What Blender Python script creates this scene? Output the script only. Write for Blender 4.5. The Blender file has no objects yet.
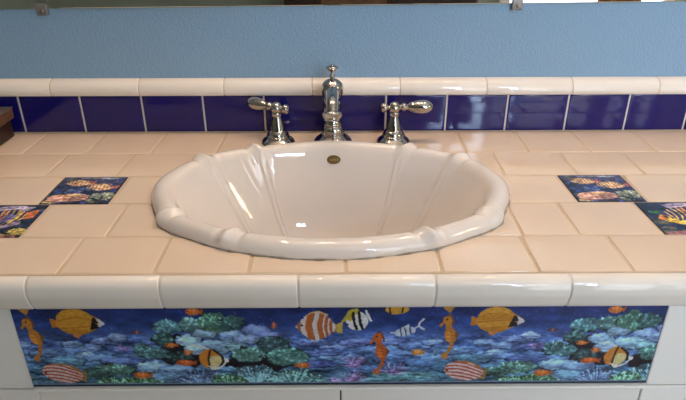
import bpy, bmesh, math
import numpy as np
from mathutils import Vector, Matrix, Euler

SC = bpy.context.scene
COL = SC.collection
PI = math.pi

# ------------------------------------------------------------------ helpers
def lin(c):
    return tuple(((v / 12.92) if v <= 0.04045 else ((v + 0.055) / 1.055) ** 2.4) for v in c[:3])

def rgb(r, g, b):
    return lin((r / 255, g / 255, b / 255)) + (1,)

def mat(name, col, rough=.5, metal=0, coat=0, bump=None, emit=None, estr=0, var=None, spec=.5, attr=None, trans=0):
    m = bpy.data.materials.new(name); m.use_nodes = True
    n = m.node_tree.nodes; l = m.node_tree.links
    p = n['Principled BSDF']
    p.inputs['Base Color'].default_value = col
    p.inputs['Roughness'].default_value = rough
    p.inputs['Metallic'].default_value = metal
    p.inputs['Coat Weight'].default_value = coat
    p.inputs['Coat Roughness'].default_value = .04
    p.inputs['Specular IOR Level'].default_value = spec
    p.inputs['Transmission Weight'].default_value = trans
    if emit:
        p.inputs['Emission Color'].default_value = emit
        p.inputs['Emission Strength'].default_value = estr
    tc = n.new('ShaderNodeTexCoord')
    if attr:
        a = n.new('ShaderNodeVertexColor'); a.layer_name = attr
        l.new(a.outputs['Color'], p.inputs['Base Color'])
    if bump:                                     # list of (scale, strength, distance)
        prev = None
        for sc, st, di in bump:
            t = n.new('ShaderNodeTexNoise'); t.inputs['Scale'].default_value = sc
            t.inputs['Detail'].default_value = 2
            l.new(tc.outputs['Object'], t.inputs['Vector'])
            b = n.new('ShaderNodeBump'); b.inputs['Strength'].default_value = st
            b.inputs['Distance'].default_value = di
            l.new(t.outputs['Fac'], b.inputs['Height'])
            if prev: l.new(prev.outputs['Normal'], b.inputs['Normal'])
            prev = b
        l.new(prev.outputs['Normal'], p.inputs['Normal'])
        if coat: l.new(prev.outputs['Normal'], p.inputs['Coat Normal'])
    if var:                                      # (scale, colour2, amount)
        t = n.new('ShaderNodeTexNoise'); t.inputs['Scale'].default_value = var[0]
        t.inputs['Detail'].default_value = 4
        l.new(tc.outputs['Object'], t.inputs['Vector'])
        r = n.new('ShaderNodeMapRange'); r.inputs['From Min'].default_value = .35
        r.inputs['From Max'].default_value = .65; r.inputs['To Max'].default_value = var[2]
        l.new(t.outputs['Fac'], r.inputs['Value'])
        x = n.new('ShaderNodeMix'); x.data_type = 'RGBA'
        x.inputs['A'].default_value = col; x.inputs['B'].default_value = var[1]
        l.new(r.outputs['Result'], x.inputs['Factor'])
        l.new(x.outputs['Result'], p.inputs['Base Color'])
    return m

def link(name, me, m, parent=None, smooth=True):
    if m is not None:
        for mm in (m if isinstance(m, (list, tuple)) else [m]): me.materials.append(mm)
    if smooth:
        me.polygons.foreach_set('use_smooth', [True] * len(me.polygons))
    o = bpy.data.objects.new(name, me); COL.objects.link(o)
    if parent: o.parent = parent
    return o

def obj(name, bm, m, parent=None, smooth=True, sharp=None):
    bmesh.ops.recalc_face_normals(bm, faces=bm.faces)
    me = bpy.data.meshes.new(name); bm.to_mesh(me); bm.free()
    o = link(name, me, m, parent, smooth)
    if sharp: me.set_sharp_from_angle(angle=math.radians(sharp))
    return o

def thing(name, label, cat, loc=(0, 0, 0), rotz=0, group=None):
    o = bpy.data.objects.new(name, None); COL.objects.link(o)
    o.empty_display_size = .02
    o.location = loc; o.rotation_euler = (0, 0, rotz)
    o['label'] = label; o['category'] = cat
    if group: o['group'] = group
    return o

def tag(o, label, cat, group=None):
    o['label'] = label; o['category'] = cat
    if group: o['group'] = group
    return o

def struct(o):
    o['kind'] = 'structure'; return o

def box(bm, x0, x1, y0, y1, z0, z1, bev=0, seg=2):
    g = bmesh.ops.create_cube(bm, size=1)
    vs = g['verts']
    for v in vs:
        v.co = Vector(((x0 + x1) / 2 + v.co.x * (x1 - x0), (y0 + y1) / 2 + v.co.y * (y1 - y0), (z0 + z1) / 2 + v.co.z * (z1 - z0)))
    if bev:
        es = list({e for v in vs for e in v.link_edges})
        bmesh.ops.bevel(bm, geom=es, offset=bev, segments=seg, affect='EDGES', profile=.5)

def bx(name, m, parent, *a, bev=0, seg=2):
    bm = bmesh.new(); box(bm, *a, bev=bev, seg=seg)
    return obj(name, bm, m, parent, smooth=False)

def lathe(bm, prof, mtx=None, seg=48):
    mtx = mtx or Matrix()
    rings = []
    for r, z in prof:
        if r < 1e-6:
            rings.append([bm.verts.new(mtx @ Vector((0, 0, z)))])
        else:
            rings.append([bm.verts.new(mtx @ Vector((r * math.cos(2 * PI * i / seg), r * math.sin(2 * PI * i / seg), z))) for i in range(seg)])
    for a, b in zip(rings, rings[1:]):
        for i in range(seg):
            j = (i + 1) % seg
            if len(a) == 1 and len(b) == 1: continue
            if len(a) == 1: bm.faces.new((a[0], b[j], b[i]))
            elif len(b) == 1: bm.faces.new((a[i], a[j], b[0]))
            else: bm.faces.new((a[i], a[j], b[j], b[i]))

def smooth_prof(pts, n=6):
    out = []
    P = [pts[0]] + list(pts) + [pts[-1]]
    for i in range(1, len(P) - 2):
        p0, p1, p2, p3 = (np.array(P[k], float) for k in (i - 1, i, i + 1, i + 2))
        for k in range(n):
            t = k / n
            q = .5 * ((2 * p1) + (-p0 + p2) * t + (2 * p0 - 5 * p1 + 4 * p2 - p3) * t * t + (-p0 + 3 * p1 - 3 * p2 + p3) * t ** 3)
            out.append(tuple(q))
    out.append(tuple(pts[-1]))
    return out

def axis_mtx(origin, d, roll=0):
    d = Vector(d).normalized()
    q = Vector((0, 0, 1)).rotation_difference(d)
    return Matrix.Translation(origin) @ q.to_matrix().to_4x4() @ Matrix.Rotation(roll, 4, 'Z')

def sweep(bm, path, radii, seg=28, caps=True):
    n = len(path); rings = []
    path = [Vector(p) for p in path]
    up = Vector((1, 0, 0))
    for i, p in enumerate(path):
        t = (path[min(i + 1, n - 1)] - path[max(i - 1, 0)]).normalized()
        s = (up - t * up.dot(t)).normalized(); b = t.cross(s)
        rings.append([bm.verts.new(p + radii[i] * (math.cos(2 * PI * k / seg) * s + math.sin(2 * PI * k / seg) * b)) for k in range(seg)])
    for a, b in zip(rings, rings[1:]):
        for k in range(seg):
            j = (k + 1) % seg
            bm.faces.new((a[k], a[j], b[j], b[k]))
    if caps:
        bm.faces.new(rings[0]); bm.faces.new(rings[-1])

def tile(bm, x0, x1, y0, y1, zt, axis='z', th=.004, mi=0):
    """one glazed tile with a softly rounded edge; axis is the way it faces (z up, or -y)"""
    lv = [(0, -th), (0, -.0022), (.0005, -.0010), (.0013, -.0004), (.0026, -.0001), (.0042, 0)]
    loops = []
    for ins, dz in lv:
        c = [(x0 + ins, y0 + ins), (x1 - ins, y0 + ins), (x1 - ins, y1 - ins), (x0 + ins, y1 - ins)]
        if axis == 'z': loops.append([bm.verts.new((a, b, zt + dz)) for a, b in c])
        else: loops.append([bm.verts.new((a, zt - dz, b)) for a, b in c])
    for a, b in zip(loops, loops[1:]):
        for i in range(4):
            j = (i + 1) % 4
            bm.faces.new((a[i], a[j], b[j], b[i])).material_index = mi
    bm.faces.new(loops[-1]).material_index = mi
    bm.faces.new(loops[0][::-1]).material_index = mi

# ------------------------------------------------------------------ printed art (drawn in mm on the tile)
class Art:
    def __init__(s, w, h, S=3, seed=1):
        s.w, s.h, s.S = w, h, S
        s.W, s.H = int(w * S), int(h * S)
        s.im = np.zeros((s.H, s.W, 3)); s.r = np.random.default_rng(seed)
        yy, xx = np.mgrid[0:s.H, 0:s.W]
        s.X = (xx + .5) / S; s.Y = (yy + .5) / S
    def mask(s, poly):
        P = np.asarray(poly, float)
        x0, x1 = P[:, 0].min(), P[:, 0].max(); y0, y1 = P[:, 1].min(), P[:, 1].max()
        i0, i1 = max(0, int(x0 * s.S) - 1), min(s.W, int(x1 * s.S) + 2)
        j0, j1 = max(0, int(y0 * s.S) - 1), min(s.H, int(y1 * s.S) + 2)
        if i0 >= i1 or j0 >= j1: return None
        X = s.X[j0:j1, i0:i1]; Y = s.Y[j0:j1, i0:i1]
        m = np.zeros(X.shape, bool)
        n = len(P)
        for k in range(n):
            ax, ay = P[k]; bx_, by = P[(k + 1) % n]
            if ay == by: continue
            c = ((ay > Y) != (by > Y)) & (X < (bx_ - ax) * (Y - ay) / (by - ay) + ax)
            m ^= c
        return (slice(j0, j1), slice(i0, i1)), m
    def poly(s, P, c, a=1., clip=None):
        r = s.mask(P)
        if r is None: return
        sl, m = r
        if clip is not None:
            full = np.zeros((s.H, s.W), bool); rc = s.mask(clip)
            if rc is None: return
            full[rc[0]] = rc[1]; m = m & full[sl]
        v = s.im[sl]; c = np.array(c) / 255.
        v[m] = v[m] * (1 - a) + c * a
    def blobpts(s, cx, cy, rx, ry, rot=0, n=40, wob=0, ph=0):
        t = np.linspace(0, 2 * PI, n, endpoint=False)
        w = np.ones(n)
        if wob:
            for k in (3, 5, 8, 11): w += wob * s.r.normal() * np.sin(k * t + s.r.uniform(0, 6)) / math.sqrt(k) * 1.3
        x = rx * np.cos(t) * w; y = ry * np.sin(t) * w
        c, d = math.cos(rot), math.sin(rot)
        return np.c_[cx + x * c - y * d, cy + x * d + y * c]
    def ell(s, cx, cy, rx, ry, c, rot=0, a=1., wob=0, clip=None):
        s.poly(s.blobpts(cx, cy, rx, ry, rot, wob=wob), c, a, clip)
    def line(s, pts, w, c, a=1., clip=None, taper=False):
        P = np.array(smooth_prof([tuple(p) for p in pts], 6)) if len(pts) > 2 else np.array(pts, float)
        d = np.gradient(P, axis=0); nrm = np.c_[-d[:, 1], d[:, 0]]
        nrm /= np.linalg.norm(nrm, axis=1)[:, None] + 1e-9
        ww = np.full(len(P), w / 2.)
        if taper: ww = ww * np.linspace(1, .25, len(P))
        s.poly(np.r_[P + nrm * ww[:, None], (P - nrm * ww[:, None])[::-1]], c, a, clip)
    def noise(s, sx, sy, seed=0):
        r = np.random.default_rng(seed)
        gx, gy = int(s.w / sx) + 3, int(s.h / sy) + 3
        g = r.random((gy, gx))
        u = s.X / sx; v = s.Y / sy
        i = np.floor(u).astype(int); j = np.floor(v).astype(int)
        fu = u - i; fv = v - j; fu = fu * fu * (3 - 2 * fu); fv = fv * fv * (3 - 2 * fv)
        return (g[j, i] * (1 - fu) + g[j, i + 1] * fu) * (1 - fv) + (g[j + 1, i] * (1 - fu) + g[j + 1, i + 1] * fu) * fv
    def warp(s, amp, sc, seed=9):
        dx = (s.noise(sc, sc * .8, seed) - .5) * 2 * amp * s.S; dy = (s.noise(sc, sc * .8, seed + 1) - .5) * 2 * amp * s.S
        jj, ii = np.mgrid[0:s.H, 0:s.W]
        s.im = s.im[np.clip(jj + dy, 0, s.H - 1).astype(int), np.clip(ii + dx, 0, s.W - 1).astype(int)]
    def blur(s, n=1):
        for _ in range(n):
            q = np.pad(s.im, ((1, 1), (1, 1), (0, 0)), mode='edge')
            s.im = (q[1:-1, 1:-1] * 2 + q[:-2, 1:-1] + q[2:, 1:-1] + q[1:-1, :-2] + q[1:-1, 2:]) / 6
    def down(s, f=2):
        H, W = s.H // f * f, s.W // f * f
        return s.im[:H, :W].reshape(H // f, f, W // f, f, 3).mean((1, 3))

def shade(c, k): return tuple(min(255, max(0, v * k)) for v in c)

def fan(A, cx, cy, rx, ry, c, n=46, a=1.):
    """anemone / fan coral: tufts radiating upwards"""
    A.ell(cx, cy, rx * .9, ry * .85, shade(c, .62), wob=.05, a=a)
    for i in range(n):
        t = PI * (1.08 - 1.16 * (i + .5) / n) + A.r.normal() * .06
        k = A.r.uniform(.55, 1.05)
        ex, ey = cx + rx * k * math.cos(t), cy - ry * k * math.sin(t) + ry * .15
        cc = shade(c, A.r.uniform(.75, 1.45))
        A.line([(cx + .15 * rx * math.cos(t), cy + ry * .3), (ex, ey)], A.r.uniform(.8, 1.6), cc, a=.85 * a)
        A.ell(ex, ey, 1.1, .9, shade(c, 1.5), a=.7 * a)

def mound(A, cx, cy, rx, ry, c, n=60):
    """bushy coral head"""
    A.ell(cx, cy, rx * 1.06, ry * 1.08, shade(c, .42), wob=.08)
    A.ell(cx, cy - ry * .06, rx, ry, shade(c, .8), wob=.09)
    for i in range(n):
        t = A.r.uniform(0, 2 * PI); k = math.sqrt(A.r.uniform(0, 1))
        x, y = cx + rx * k * math.cos(t), cy + ry * k * math.sin(t)
        f = 1.25 - .45 * (y - cy + ry) / (2 * ry)
        A.ell(x, y, A.r.uniform(1, 2.6), A.r.uniform(.8, 1.7), shade(c, f * A.r.uniform(.6, 1.35)), a=.8, rot=t)

def boulder(A, cx, cy, rx, ry, c, rot=0):
    A.ell(cx, cy + ry * .12, rx * 1.04, ry * 1.05, shade(c, .45), rot=rot, wob=.03)
    A.ell(cx, cy, rx, ry, shade(c, .92), rot=rot, wob=.03)
    A.ell(cx - rx * .1, cy - ry * .28, rx * .78, ry * .58, shade(c, 1.14), rot=rot, a=.8)
    A.ell(cx - rx * .15, cy - ry * .42, rx * .5, ry * .3, shade(c, 1.3), rot=rot, a=.6)

def seahorse(A, x, y, c):
    d = shade(c, .6)
    A.line([(x + 3, y - 10), (x + 4, y + 4), (x + 9, y + 16), (x + 9, y + 30), (x + 5, y + 42), (x + 1, y + 46)], 8, c, taper=True)
    A.ell(x + 7, y + 15, 7, 12, c, rot=-.2)
    A.ell(x + 5, y + 17, 3, 8, shade(c, 1.22), rot=-.2, a=.8)
    A.poly([(x + 12, y + 8), (x + 18, y + 14), (x + 13, y + 22)], d, .8)
    A.ell(x + 2, y - 7, 6, 6, c)
    A.line([(x, y - 6), (x - 4, y - 2), (x - 7, y + 2)], 3.2, c)
    A.line([(x + 1, y - 12), (x + 4, y - 15), (x + 8, y - 9), (x + 10, y)], 2, d)
    for k in range(7): A.line([(x + 2, y + 4 + 5 * k), (x + 13, y + 6 + 5 * k)], .9, d, a=.55)
    A.ell(x + 1, y - 8, 1.2, 1.2, (30, 20, 15))
    A.line([(x + 5, y + 40), (x - 1, y + 46), (x + 3, y + 49), (x + 6, y + 46)], 3, c)

def small_fish(A, x, y, L, h, c, s=1):
    A.poly([(x + s * L * .5, y), (x + s * L, y - h * .9), (x + s * L * .9, y + h * .9)], shade(c, .85))
    A.ell(x, y, L * .72, h, c)
    A.ell(x - L * .05, y - h * .25, L * .5, h * .45, shade(c, 1.3), a=.7)
    A.line([(x + L * .15 * s, y - h), (x + L * .1 * s, y + h)], 1, (235, 215, 190), a=.5)
    A.ell(x - s * L * .5, y - h * .15, .9, .9, (25, 20, 30))

def reef_mural():
    A = Art(776, 119, 3, 5)
    v = A.Y / 119.
    n1 = A.noise(26, 5, 1); n2 = A.noise(9, 2.4, 2); n3 = A.noise(60, 20, 3); n4 = A.noise(3, 2, 4)
    stops = [(0, (24, 44, 118)), (.22, (32, 62, 142)), (.36, (62, 92, 168)), (.6, (72, 108, 170)), (.85, (58, 100, 140)), (1, (50, 88, 120))]
    for ch in range(3):
        A.im[..., ch] = np.interp(v, [q[0] for q in stops], [q[1][ch] / 255. for q in stops])
    top = np.clip((v - .3) / .12, 0, 1)
    tex = (n1 - .5) * .62 + (n2 - .5) * .42 + (n3 - .5) * .3
    A.im *= (1 + (tex * top)[..., None] * np.array([1.25, 1.05, .75]))
    A.im *= (1 + ((n3 - .5) * .25)[..., None])
    for i in range(420):                           # drifting motes in the deep water
        x, y = A.r.uniform(0, 776), A.r.uniform(3, 34)
        A.ell(x, y, .6, .5, (90, 120, 185), a=.5)
    for k in (-1, 0, 1):
        o = 500 * k
        # blue ridged sea bed
        for (x, y, rx, ry, c) in [(30, 66, 24, 5, (84, 120, 182)), (62, 52, 12, 5, (104, 136, 196)), (84, 58, 13, 6, (96, 128, 188)), (76, 70, 13, 6, (104, 136, 190)),
                                  (104, 48, 20, 5, (96, 124, 196)), (118, 43, 12, 5, (120, 148, 214)), (96, 74, 24, 5, (78, 112, 180)), (128, 60, 26, 5, (78, 100, 178)),
                                  (50, 78, 24, 7, (74, 120, 160)), (20, 90, 22, 8, (56, 100, 140)), (118, 78, 28, 6, (70, 96, 168)),
                                  (352, 52, 26, 4, (84, 108, 186)), (384, 58, 22, 4, (92, 116, 196)), (366, 68, 30, 5, (76, 104, 182)), (410, 52, 26, 5, (88, 108, 190)),
                                  (446, 50, 20, 6, (86, 110, 190)), (478, 58, 22, 6, (84, 116, 190)), (456, 76, 30, 7, (74, 108, 178)), (492, 84, 26, 6, (70, 110, 172)),
                                  (420, 92, 26, 6, (70, 106, 170)), (360, 84, 26, 6, (70, 92, 176)), (500, 52, 14, 5, (96, 128, 196)), (520, 66, 20, 6, (84, 120, 180))]:
            boulder(A, x + o, y, rx, ry, c)
            for q in range(5):
                yy = y + A.r.uniform(-.7, .7) * ry
                A.line([(x + o - rx * .8, yy), (x + o, yy - 1.2), (x + o + rx * .8, yy + .6)], .7, shade(c, A.r.choice([.6, 1.35])), a=.5)
        # dark cave behind the coral
        A.ell(198 + o, 66, 34, 26, (26, 26, 52), wob=.12)
        A.ell(285 + o, 82, 48, 12, (24, 26, 50), wob=.12)
        A.ell(160 + o, 98, 24, 5, (24, 40, 60), wob=.12)
        # reef
        for (x, y, rx, ry, c) in [(150, 60, 14, 7, (70, 110, 120)), (172, 46, 13, 9, (64, 112, 118)), (184, 28, 20, 9, (84, 140, 160)), (158, 66, 22, 8, (78, 130, 145)),
                                  (210, 26, 15, 10, (92, 142, 150)), (236, 24, 17, 15, (84, 140, 128)), (257, 24, 14, 11, (64, 112, 120))]:
            mound(A, x + o, y, rx, ry, c)
        for (x, y, rx, ry, c) in [(204, 47, 16, 8, (116, 152, 196)), (224, 38, 15, 6, (110, 144, 180)), (258, 42, 16, 8, (100, 128, 186)), (286, 33, 16, 8, (98, 122, 190)),
                                  (302, 42, 16, 6, (86, 106, 180)), (274, 46, 16, 7, (104, 130, 186)), (238, 56, 26, 10, (106, 144, 184)), (212, 60, 14, 8, (116, 150, 190)),
                                  (262, 60, 14, 8, (96, 138, 160))]:
            boulder(A, x + o, y, rx, ry, c)
        mound(A, 306 + o, 56, 19, 13, (62, 98, 112)); mound(A, 276 + o, 70, 22, 11, (92, 150, 150)); mound(A, 322 + o, 74, 26, 13, (82, 140, 140))
        mound(A, 190 + o, 74, 16, 9, (50, 84, 92), 40)
        for (x, y, rx, ry, c) in [(158, 88, 24, 9, (104, 140, 184)), (184, 92, 22, 9, (92, 126, 182)), (172, 104, 24, 9, (86, 128, 176))]:
            boulder(A, x + o, y, rx, ry, c)
        mound(A, 108 + o, 92, 24, 9, (84, 132, 128)); mound(A, 82 + o, 98, 16, 8, (70, 116, 116))
        fan(A, 212 + o, 112, 30, 22, (96, 128, 192)); fan(A, 280 + o, 106, 34, 24, (100, 150, 180)); fan(A, 248 + o, 116, 28, 20, (96, 156, 130))
        fan(A, 330 + o, 114, 44, 25, (96, 150, 162), 70); fan(A, 132 + o, 118, 34, 18, (96, 158, 120)); fan(A, 100 + o, 116, 22, 14, (90, 146, 126))
        for (x, y, rx, ry, c) in [(466, 104, 44, 7, (78, 128, 146)), (430, 112, 30, 6, (70, 116, 140)), (500, 112, 30, 6, (66, 108, 132)), (30, 114, 34, 6, (62, 100, 130))]:
            boulder(A, x + o, y, rx, ry, c)
            for q in range(9):
                yy = y + A.r.uniform(-.8, .8) * ry
                A.line([(x + o - rx * .7, yy), (x + o, yy - 1.5), (x + o + rx * .7, yy + .5)], .8, shade(c, A.r.choice([.6, 1.3])), a=.5)
        # purple branching corals
        for (x, y, R, m_) in [(401, 92, 24, 26), (396, 122, 32, 34), (452, 102, 26, 14), (126, 62, 12, 10)]:
            for i in range(m_):
                t = PI * A.r.uniform(.08, .92); k = A.r.uniform(.5, 1)
                ex, ey = x + o + R * k * math.cos(t), y - R * k * math.sin(t)
                mx, my = x + o + R * .4 * k * math.cos(t) * .7, y - R * .5 * k * math.sin(t)
                cc = shade((150, 120, 200), A.r.uniform(.6, 1.2))
                A.line([(x + o, y), (mx, my), (ex, ey)], 1.3, cc, a=.85)
                A.line([(mx, my), (ex + 4, ey + 3)], .9, cc, a=.8)
    A.warp(1.8, 7); A.warp(.9, 2.6, 21); A.blur(2)
    t1 = A.noise(5, 1.6, 31); t2 = A.noise(16, 6, 33)
    A.im *= (1 + ((t1 - .5) * .42 * np.clip((v - .28) / .1, 0, 1) + (t2 - .5) * .35)[..., None])
    A.im = A.im.clip(0, 1); lo = A.im.mean(2, keepdims=True); A.im *= (.70 + .85 * np.clip(lo, 0, .6)) * np.array((1.04, 1.07, 1.06)); A.im = np.clip(A.im, 0, 1)
    for k in (-1, 0, 1):
        o = 500 * k
        # seahorses
        seahorse(A, 14 + o, 28, (206, 128, 40)); seahorse(A, 431 + o, 52, (204, 96, 36))
        # big golden fish with a white snout
        x, y = 74 + o, 20
        A.poly([(x - 18, y), (x - 30, y - 5), (x - 30, y + 9), (x - 20, y + 7)], (206, 122, 28))
        body = np.array([(x - 24, y + 2), (x - 20, y - 10), (x - 8, y - 17), (x + 8, y - 17), (x + 20, y - 9), (x + 33, y + 1), (x + 32, y + 5), (x + 20, y + 12), (x + 4, y + 19), (x - 12, y + 17), (x - 22, y + 8)])
        body = np.array(smooth_prof([tuple(p) for p in np.r_[body, body[:1]]], 5))
        A.poly(body, (212, 142, 32))
        for q in range(9): A.line([(x - 22, y - 6 + 2.6 * q), (x, y - 13 + 3.6 * q), (x + 20, y - 6 + 2 * q)], 1.1, A.r.choice([0, 1]) and (232, 178, 60) or (170, 92, 20), a=.6, clip=body)
        A.ell(x - 2, y + 18, 20, 7, (176, 110, 24), a=.6, clip=body); A.ell(x, y - 14, 18, 5, (236, 170, 50), a=.5, clip=body)
        A.poly([(x + 15, y + 12), (x + 21, y - 7), (x + 25, y - 3), (x + 23, y + 3), (x + 28, y + 9)], (24, 24, 34), clip=body)
        A.poly([(x + 25, y - 5), (x + 34, y + 2), (x + 33, y + 5), (x + 26, y + 8)], (208, 212, 226))
        A.ell(x + 25, y + 1, 1.8, 1.8, (20, 20, 26))
        A.poly([(x - 8, y + 17), (x + 4, y + 18), (x - 1, y + 24), (x - 6, y + 22)], (214, 130, 60))
        # cream fish with red diagonal stripes
        x, y = 42 + o, 97
        body = A.blobpts(x, y, 25, 15, .18)
        A.poly([(x + 16, y + 2), (x + 30, y - 4), (x + 27, y + 14), (x + 14, y + 10)], (150, 116, 60)); A.poly([(x + 20, y + 3), (x + 25, y + 1), (x + 24, y + 9)], (34, 34, 44))
        A.poly(body, (216, 196, 196))
        for q in range(6): A.line([(x - 26, y - 12 + 4.6 * q), (x - 4, y - 13 + 5.4 * q), (x + 24, y - 1 + 4.4 * q)], 2.3, (188, 74, 56), clip=body)
        A.line([(x - 6, y - 15), (x + 10, y - 13), (x + 22, y - 2)], 4, (176, 120, 60), clip=body)
        A.ell(x - 21, y - 1, 1.4, 1.4, (30, 26, 30))
        # wide vertical banded fish
        x, y = 359 + o, 29
        body = np.array(smooth_prof([(x - 25, y), (x - 16, y - 11), (x - 2, y - 20), (x + 11, y - 16), (x + 22, y - 4), (x + 22, y + 6), (x + 10, y + 16), (x - 4, y + 20), (x - 15, y + 12), (x - 25, y)], 5))
        A.line([(x - 14, y - 13), (x, y - 21), (x + 14, y - 16)], 2.5, (222, 190, 130)); A.poly([(x + 18, y), (x + 32, y - 7), (x + 31, y + 10), (x + 18, y + 6)], (196, 170, 70)); A.poly([(x + 18, y - 1), (x + 24, y - 4), (x + 24, y + 7), (x + 18, y + 6)], (190, 90, 40))
        A.poly(body, (214, 206, 206))
        for q, wd in [(-19, 3.5), (-7, 8), (6, 6), (13, 3.5), (19, 3)]:
            A.line([(x + q + 2, y - 21), (x + q - 2, y), (x + q + 2, y + 21)], wd, (192, 96, 44), clip=body)
            A.line([(x + q + 2 + wd / 2, y - 21), (x + q - 2 + wd / 2, y), (x + q + 2 + wd / 2, y + 21)], .7, (90, 50, 40), clip=body, a=.7)
        A.ell(x - 17, y - 2, 1.4, 1.6, (20, 20, 24))
        # yellow, white and black butterfly fish at the top edge
        x, y = 406 + o, 18
        A.poly([(x - 17, y + 5), (x - 8, y - 12), (x + 2, y - 15), (x + 6, y - 8), (x - 10, y + 4)], (186, 176, 48))
        body = A.blobpts(x + 2, y + 3, 13, 14, -.3)
        A.poly(body, (222, 224, 230))
        A.poly([(x - 14, y - 2), (x - 2, y - 14), (x + 6, y - 14), (x - 6, y + 4)], (190, 170, 50), clip=body)
        for q in (-3, 4): A.line([(x + q, y - 12), (x + q + 1, y + 2), (x + q + 5, y + 16)], 3.4, (26, 28, 44), clip=body)
        A.line([(x + 12, y - 12), (x + 15, y - 4), (x + 19, y + 4)], 3, (214, 218, 228)); A.ell(x - 9, y + 8, 1.2, 1.2, (10, 10, 10))
        # pale blue slim fish with black bars
        x, y = 466 + o, 37
        body = A.blobpts(x, y, 13, 6.5, -.25)
        A.line([(x + 10, y - 4), (x + 17, y - 9)], 2, (200, 214, 236)); A.line([(x + 22, y - 19), (x + 16, y - 11), (x + 18, y - 6), (x + 23, y - 3)], 2.4, (206, 216, 238))
        A.poly(body, (186, 204, 232)); A.poly([(x - 4, y - 6), (x + 4, y - 11), (x + 6, y - 4)], (200, 212, 236)); A.line([(x - 13, y + 2), (x - 18, y + 1)], 2, (200, 212, 236))
        for q in (-6, 0, 6): A.line([(x + q - 1, y - 7), (x + q + 2, y + 7)], 1.6, (40, 56, 96), clip=body)
        # little orange fishes
        small_fish(A, 182 + o, 55, 9, 3.4, (214, 110, 40)); small_fish(A, 201 + o, 66, 7, 4, (214, 116, 60)); small_fish(A, 196 + o, 82, 15, 4.6, (206, 88, 36))
        small_fish(A, 140 + o, 101, 14, 5.2, (210, 104, 36)); small_fish(A, 342 + o, 87, 11, 4.6, (206, 104, 40), -1); small_fish(A, 482 + o, 68, 10, 4.8, (218, 140, 56))
        small_fish(A, 308 + o, 27, 4, 5, (176, 84, 62)); small_fish(A, 143 + o, 36, 8, 2.6, (90, 66, 84)); small_fish(A, 214 + o, 7, 12, 5, (220, 110, 40))
        A.ell(455 + o, 5, 14, 7, (214, 158, 46)); A.line([(446 + o, 0), (447 + o, 11)], 2, (40, 34, 40)); A.line([(462 + o, 0), (461 + o, 10)], 2, (40, 34, 40))
        A.poly([(8 + o, 0), (24 + o, 0), (18 + o, 11), (12 + o, 6)], (196, 140, 50))
        # idol fish: golden and pale with a long white trailing fin
        x, y = 228 + o, 76
        A.line([(206 + o, 54), (222 + o, 59), (236 + o, 66), (246 + o, 78), (242 + o, 87), (232 + o, 92)], 2.2, (220, 224, 232))
        body = A.blobpts(x, y, 14, 15, .2)
        A.poly(body, (214, 130, 40)); A.ell(x + 7, y + 5, 10, 10, (222, 208, 140), clip=body)
        A.line([(x + 1, y - 15), (x - 2, y - 2), (x - 3, y + 15)], 2.4, (28, 24, 34), clip=body); A.line([(x + 4, y - 14), (x + 14, y - 4), (x + 15, y + 6)], 3, (26, 26, 40))
        A.poly([(x - 6, y + 10), (x + 10, y + 15), (x + 2, y + 18)], (226, 226, 226)); A.ell(248 + o, 79, 2.6, 3, (230, 230, 236))
    A.warp(.5, 3, 41); A.blur(1)
    # printed border lines
    A.im[int(113.6 * 3):int(115.6 * 3)] = np.array((104, 132, 166)) / 255.
    A.im[int(115.6 * 3):] = np.array((22, 40, 66)) / 255.
    A.im[:3] = np.array((26, 40, 84)) / 255.; A.im[:, :3] = np.array((40, 72, 100)) / 255.; A.im[:, -3:] = np.array((40, 60, 90)) / 255.
    gy = A.im.mean(2, keepdims=True); A.im = (gy + (A.im - gy) * .84) * .93 + .01
    g = 1 + (n4 - .5) * .16
    A.im = np.clip(A.im * g[..., None], 0, 1)
    return A.down(2)

def muddy(A):
    A.warp(1.1, 7); A.warp(.5, 2.2, 17); A.blur(2)
    n = A.noise(4, 3, 51); m = A.noise(13, 9, 53)
    gy = A.im.mean(2, keepdims=True)
    A.im = (gy + (A.im - gy) * .8) * (1.05 + (n - .5) * .7 + (m - .5) * .5)[..., None]

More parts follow.
